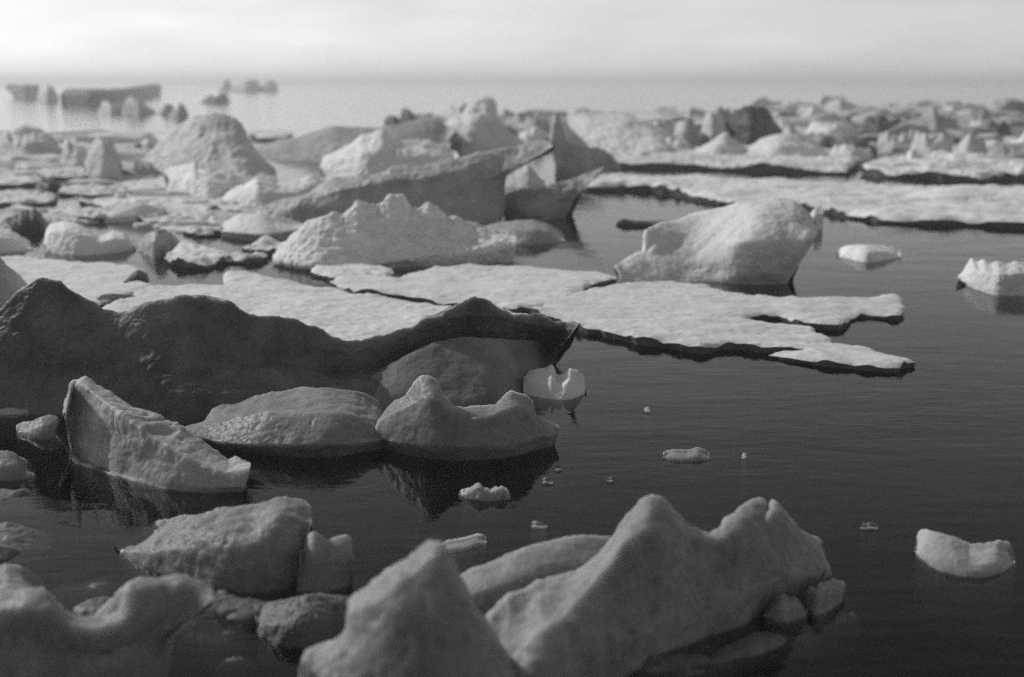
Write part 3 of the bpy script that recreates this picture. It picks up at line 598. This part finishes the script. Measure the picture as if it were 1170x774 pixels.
lump('ice_hummock', 'tall white ragged hummock behind the raised prow', 'ice hummock', 'snowf', [(480, 170), (530, 176), (600, 174)], [(480, 160), (500, 147), (512, 141), (520, 135), (530, 131), (536, 122), (543, 117), (553, 113), (560, 114), (566, 119), (564, 133), (570, 145), (580, 152), (598, 166)], 3.0, rough=1.2, seed=705)
lump('ice_block', 'dark slanting shape for the shaded lee right of the tall ragged hummock', 'ice slab', 'dark', [(570, 166), (585, 169), (602, 167)], [(566, 150), (574, 142), (582, 144), (592, 155), (603, 166)], 1.6, rough=0.5, seed=706)  # the hummock's shaded lee side, built as a separate dark shape
auto('ice_hummock', 'pale rubble between the dark lee shape and the bright spire', 'ice hummock', 'snowf', 582, 626, 168, 146, 4, 2.0, seed=71)
auto('ice_hummock', 'low mottled rubble seen under the raised prow of the long grey block', 'ice hummock', 'whitef', 572, 640, 213, 188, 4, 2.0, seed=76)
auto('distant_ice', 'tiny dark lump on the bank left of the tall ragged hummock', 'distant ice', 'dark', 456, 484, 142, 124, 1, 1.2, seed=72)
auto('distant_ice', 'small low dark lump on the bank behind the lumpy pale hummock', 'distant ice', 'dark', 438, 462, 141, 132, 2, 1.2, seed=73)
auto('distant_ice', 'small white lump left of the tall hummock summit', 'distant ice', 'whitef', 508, 538, 144, 118, 2, 1.5, seed=74)
auto('distant_ice', 'grey far lump between the tall hummock and the bright spire', 'distant ice', 'greyf', 592, 630, 150, 135, 3, 2.5, seed=75)

# ================================================================== far right floes
floe('very long snow floe across the right with a black front edge, behind the leaning hump', [
    (655, 205), (670, 200), (696, 198), (755, 201), (850, 205), (940, 208), (1020, 212), (1097, 210), (1170, 213), (1260, 214), (1260, 257), (1170, 252), (1110, 250), (1055, 249), (995, 245), (943, 236), (900, 231), (845, 229), (815, 227), (798, 223), (773, 216), (740, 212), (713, 211), (675, 212), (660, 210)], 0.22, mat='snow', amp=0.12, seed=801, hum=1.6)
floe('far snow floe carrying the bright hump, a thin black line under it', [
    (700, 184), (715, 178), (760, 172), (830, 168), (900, 168), (950, 172), (985, 180), (968, 192), (926, 191), (880, 189), (841, 188), (800, 186), (773, 185), (734, 185)], 0.32, mat='snowf', amp=0.15, seed=802)
floe('far snow floe near the right edge with a dark front', [(985, 190), (1000, 182), (1060, 176), (1130, 176), (1200, 180), (1200, 196), (1150, 196), (1119, 199), (1080, 197), (1050, 195), (1025, 195), (1000, 193)], 0.34, mat='snowf', amp=0.18, seed=803)
lump('ice_hummock', 'bright rounded snow hump on the far floe above the leaning white hump', 'ice hummock', 'snowf', [(840, 187), (890, 190), (946, 188)], [(838, 180), (850, 169), (862, 164), (870, 159), (879, 156), (890, 153), (899, 152), (914, 155), (931, 162), (941, 171), (948, 182)], 1.8, rough=0.6, seed=804)
lump('ice_hummock', 'steep snow mound left of the bright rounded hump', 'ice hummock', 'snowf', [(782, 184), (815, 188), (856, 187)], [(780, 178), (795, 172), (807, 164), (818, 157), (828, 151), (838, 158), (850, 168), (858, 180)], 1.8, rough=0.9, seed=805)
lump('distant_berg', 'dark jagged ice lump standing behind the bright rounded hump', 'ice lump', 'dark', [(838, 170), (860, 172), (892, 168)], [(828, 142), (832, 135), (839, 126), (848, 124), (858, 120), (868, 122), (876, 124), (881, 134), (884, 141), (892, 148), (896, 158)], 2.5, rough=1.1, seed=806)
berg('ice_hummock', 'wide sloping snowy plateau of ice behind the bright spire', 'ice hummock', 'snowf', [
    ([(652, 181), (700, 184), (760, 186), (796, 184)], 0), ([(650, 172), (700, 174), (750, 178), (794, 181)], 0.3),
    ([(646, 156), (680, 152), (720, 152), (755, 160), (790, 178)], 3.0), ([(640, 140), (650, 133), (668, 129), (690, 130), (712, 130), (735, 137), (752, 146), (775, 158), (792, 174)], 9.0)], back=4, rough=0.8, seed=806)
FARR = (
 (728, 776, 166, 136, 'whitef', 3, 'tall pale rubble left of the steep mound'), (765, 800, 168, 132, 'whitef', 3, 'slanting pale block left of the steep mound'), (755, 790, 181, 158, 'snowf', 4, 'low snow rubble at the left foot of the steep mound'),
 (728, 775, 187, 174, 'dark', 2, 'dark low block at the left end of the far snow floe'), (800, 830, 158, 128, 'whitef', 3, 'leaning pale slab left of the dark jagged lump'), (800, 842, 152, 124, 'greyf', 2, 'faint grey spike behind the dark jagged lump'),
 (884, 925, 158, 140, 'whitef', 4, 'rubble strip right of the dark jagged lump'), (914, 940, 134, 119, 'snowf', 1, 'small bright white spike on the far ice, right of the dark jagged lump'), (920, 985, 153, 140, 'snowf', 4, 'low snowy strip below the small bright spike'),
 (935, 955, 170, 158, 'dark', 2, 'small dark hollow block right of the bright rounded hump'), (963, 998, 172, 160, 'dark', 2, 'dark elongated block right of the small dark hollow block'), (945, 1000, 184, 165, 'snowf', 4, 'snow rubble at the right end of the far floe'),
 (985, 1026, 152, 132, 'dark', 3, 'dark stacked lump, left of three on the far right ice'), (1000, 1050, 172, 148, 'whitef', 4, 'pale jumble under the dark stacked lump'), (1050, 1094, 150, 121, 'greyf', 3, 'grey twin-topped lump on the far right ice'),
 (1040, 1090, 178, 152, 'whitef', 5, 'broad pale jumble below the grey twin-topped lump'), (1085, 1130, 182, 154, 'whitef', 5, 'pale jumble right of the broad jumble, far right'), (1108, 1134, 145, 126, 'greyf', 3, 'grey lump between the twin-topped lump and the right edge'),
 (1126, 1156, 156, 138, 'dark', 2, 'dark low chip near the right edge of the far ice'), (1138, 1200, 166, 150, 'snowf', 3, 'bright snow strip at the right edge of the far ice'), (1120, 1200, 190, 160, 'greyf', 6, 'broad grey jumble at the right edge of the far ice'),
 (1005, 1060, 192, 172, 'snowf', 4, 'snowy heap on the left of the right-edge far floe'),)
for i, (x0, x1, yb, yt, mt, pk, lab) in enumerate(FARR):
    auto('ice_hummock' if 'snow' in mt else 'ice_block', lab, 'ice hummock' if 'snow' in mt else 'ice block', mt, x0, x1, yb, yt, pk, None, None, seed=900 + i)
lump('snow_drift', 'broad smooth snow swell on the right half of the very long floe', 'snow drift', 'snow', [(1000, 236), (1080, 241), (1180, 238)], [(1000, 232), (1030, 224), (1052, 219), (1075, 215), (1100, 214), (1130, 218), (1180, 226)], 2.5, rough=0.5, seed=951)
# countless low fragments of the far pack that nobody could count
def brash(name, label, boxes, n, mat, seed, tall=1.0, size=1.0):
    rr = random.Random(seed); Vs, Fs, k = [], [], 0
    for _ in range(n):
        bx = rr.choice(boxes); x = rr.uniform(bx[0], bx[1]); y = rr.uniform(bx[2], bx[3])
        c = on_level(x, y); s = rr.choice((0.25, 0.35, 0.5, 0.8, 1.2)) * rr.uniform(0.7, 1.3) * size * float(c[1]) / 60
        a = rr.uniform(0, 6.28); m = rr.randint(5, 8); top = s * rr.choice((0.12, 0.2, 0.3, 0.5, 0.9)) * rr.uniform(0.7, 1.2) * tall
        ring0, ring1 = [], []
        for j in range(m):
            t = 2 * math.pi * j / m; q = rr.uniform(0.5, 1.3)
            ring0.append((c[0] + s * q * math.cos(t + a) * 1.5, c[1] + s * q * math.sin(t + a) * 1.2, -0.15))
            q *= rr.uniform(0.55, 0.9)
            ring1.append((c[0] + s * q * math.cos(t + a) * 1.5, c[1] + s * q * math.sin(t + a) * 1.2, top * rr.uniform(0.25, 1.3)))
        Vs += ring0 + ring1 + [(c[0] + rr.uniform(-.3, .3) * s, c[1], top * rr.uniform(0.9, 1.5))]
        for j in range(m):
            j2 = (j + 1) % m
            Fs.append([k + j, k + j2, k + m + j2, k + m + j]); Fs.append([k + m + j, k + m + j2, k + 2 * m])
        k += 2 * m + 1
    o = link_mesh(name, np.array(Vs), Fs, mat); o.data.polygons.foreach_set('use_smooth', [False] * len(Fs)); o['kind'] = 'stuff'; o['label'] = label; o['category'] = 'brash ice'
brash('brash_ice', 'countless low broken ice bits strewn through the left pack and its water', [(-40, 300, 180, 262), (-40, 180, 150, 200), (150, 300, 200, 260)], 330, 'snow', 5, 0.45)
brash('brash_ice', 'countless broken ice bits strewn through the far right pack', [(480, 640, 130, 172), (650, 1170, 124, 186), (1000, 1170, 124, 192), (860, 1170, 118, 150)], 900, 'whitef', 5, 0.5, 0.55)
brash('brash_ice', 'countless grey broken ice bits jumbled through the far right pack', [(690, 1170, 126, 186), (980, 1170, 125, 192), (480, 640, 134, 170)], 420, 'greyf', 6, 0.55, 0.6)
brash('brash_ice', 'countless dark bits standing in for the dark gaps of the far right pack', [(690, 1170, 126, 180), (980, 1170, 130, 188)], 110, 'dark', 7, 0.6, 0.5)  # dark pieces added to give the dark gaps between the ice


# ------------------------------------------------------------------ sea
def sea():
    x, y0, y1, z = 5000, -60, 6000, -3.0
    v = [(-x, y0, z), (x, y0, z), (x, y1, z), (-x, y1, z), (-x, y0, 0), (x, y0, 0), (x, y1, 0), (-x, y1, 0)]
    f = [[0, 3, 2, 1], [4, 5, 6, 7], [0, 1, 5, 4], [1, 2, 6, 5], [2, 3, 7, 6], [3, 0, 4, 7]]
    o = link_mesh('water', v, f, water_material()); o['kind'] = 'structure'
    for p in o.data.polygons: p.use_smooth = False
    bed = bpy.data.materials.new('dark_sea_bed'); bed.use_nodes = True
    bed.node_tree.nodes['Principled BSDF'].inputs['Base Color'].default_value = (0.01, 0.01, 0.01, 1)
    o = link_mesh('sea_bed', [(-x, y0, z - .05), (x, y0, z - .05), (x, y1, z - .05), (-x, y1, z - .05)], [[0, 1, 2, 3]], bed); o['kind'] = 'structure'
sea()

# ------------------------------------------------------------------ haze
HAZE = 0.0013
def haze():
    x0, x1, y0, y1, z0, z1 = -5100, 5100, -80, 6100, -4.2, 11.0
    v = [(x, y, z) for z in (z0, z1) for y in (y0, y1) for x in (x0, x1)]
    f = [[0, 2, 3, 1], [4, 5, 7, 6], [0, 1, 5, 4], [2, 6, 7, 3], [0, 4, 6, 2], [1, 3, 7, 5]]
    m = bpy.data.materials.new('sea_haze'); m.use_nodes = True; nt = m.node_tree
    for n in list(nt.nodes):
        if n.type != 'OUTPUT_MATERIAL': nt.nodes.remove(n)
    out = [n for n in nt.nodes if n.type == 'OUTPUT_MATERIAL'][0]
    pv = nt.nodes.new('ShaderNodeVolumePrincipled')
    pv.inputs['Color'].default_value = (0.95, 0.95, 0.95, 1); pv.inputs['Density'].default_value = HAZE; pv.inputs['Anisotropy'].default_value = 0.3
    nt.links.new(pv.outputs[0], out.inputs['Volume'])
    o = link_mesh('haze', v, f, m); o['kind'] = 'stuff'
    for p in o.data.polygons: p.use_smooth = False
if HAZE: haze()

# ------------------------------------------------------------------ light
SUN_EL, SUN_AZ = R(33), R(-58)            # azimuth clockwise from +Y (the view): the sun stands ahead, to the left
sd = Vector((math.sin(SUN_AZ) * math.cos(SUN_EL), math.cos(SUN_AZ) * math.cos(SUN_EL), math.sin(SUN_EL)))
sl = bpy.data.lights.new('sun', 'SUN'); sl.energy = 2.8; sl.angle = R(0.6); sl.color = (1, 1, 1)
so = bpy.data.objects.new('sun', sl); COL.objects.link(so); so.rotation_euler = (-sd).to_track_quat('-Z', 'Y').to_euler()
wd = bpy.data.worlds.new('World'); SC.world = wd; wd.use_nodes = True
nt = wd.node_tree; bg = nt.nodes['Background']
sk = nt.nodes.new('ShaderNodeTexSky'); sk.sky_type = 'NISHITA'; sk.sun_disc = False
sk.sun_elevation = SUN_EL; sk.sun_rotation = SUN_AZ; sk.air_density = 1.0; sk.dust_density = 0.3; sk.ozone_density = 1.0
bw = nt.nodes.new('ShaderNodeRGBToBW')    # the place is seen in black and white
nt.links.new(sk.outputs[0], bw.inputs[0])
tc = nt.nodes.new('ShaderNodeTexCoord'); mp = nt.nodes.new('ShaderNodeMapping'); mp.inputs['Scale'].default_value = (5, 5, 26)
cn = nt.nodes.new('ShaderNodeTexNoise'); cn.inputs['Scale'].default_value = 1.6; cn.inputs['Detail'].default_value = 5      # thin uneven overcast
cr = nt.nodes.new('ShaderNodeMapRange'); cr.inputs['From Min'].default_value = 0.3; cr.inputs['From Max'].default_value = 0.7; cr.inputs['To Min'].default_value = 0.90; cr.inputs['To Max'].default_value = 1.06
ml = nt.nodes.new('ShaderNodeMath'); ml.operation = 'MULTIPLY'
nt.links.new(tc.outputs['Generated'], mp.inputs['Vector']); nt.links.new(mp.outputs[0], cn.inputs['Vector']); nt.links.new(cn.outputs['Fac'], cr.inputs['Value'])
nt.links.new(bw.outputs[0], ml.inputs[0]); nt.links.new(cr.outputs[0], ml.inputs[1]); nt.links.new(ml.outputs[0], bg.inputs['Color'])
bg.inputs['Strength'].default_value = 0.112

# ------------------------------------------------------------------ camera
cam = bpy.data.cameras.new('camera'); co = bpy.data.objects.new('camera', cam); COL.objects.link(co)
co.location = (0, 0, H); co.rotation_euler = (math.pi / 2 - PITCH, 0, 0)
cam.sensor_width = 36; cam.lens = 36 * FPX / 1170.0
cam.clip_start = 0.1; cam.clip_end = 20000
cam.dof.use_dof = True; cam.dof.focus_distance = 14.5; cam.dof.aperture_fstop = cam.lens / 1000 / 0.076
SC.camera = co
SC.view_settings.view_transform = 'Standard'; SC.view_settings.look = 'None'
SC.view_settings.exposure = 0.0; SC.view_settings.gamma = 1.0
SC.cycles.caustics_reflective = False; SC.cycles.caustics_refractive = False
SC.cycles.max_bounces = 5; SC.cycles.diffuse_bounces = 3; SC.cycles.glossy_bounces = 3; SC.cycles.volume_bounces = 1
SC.cycles.use_denoising = False
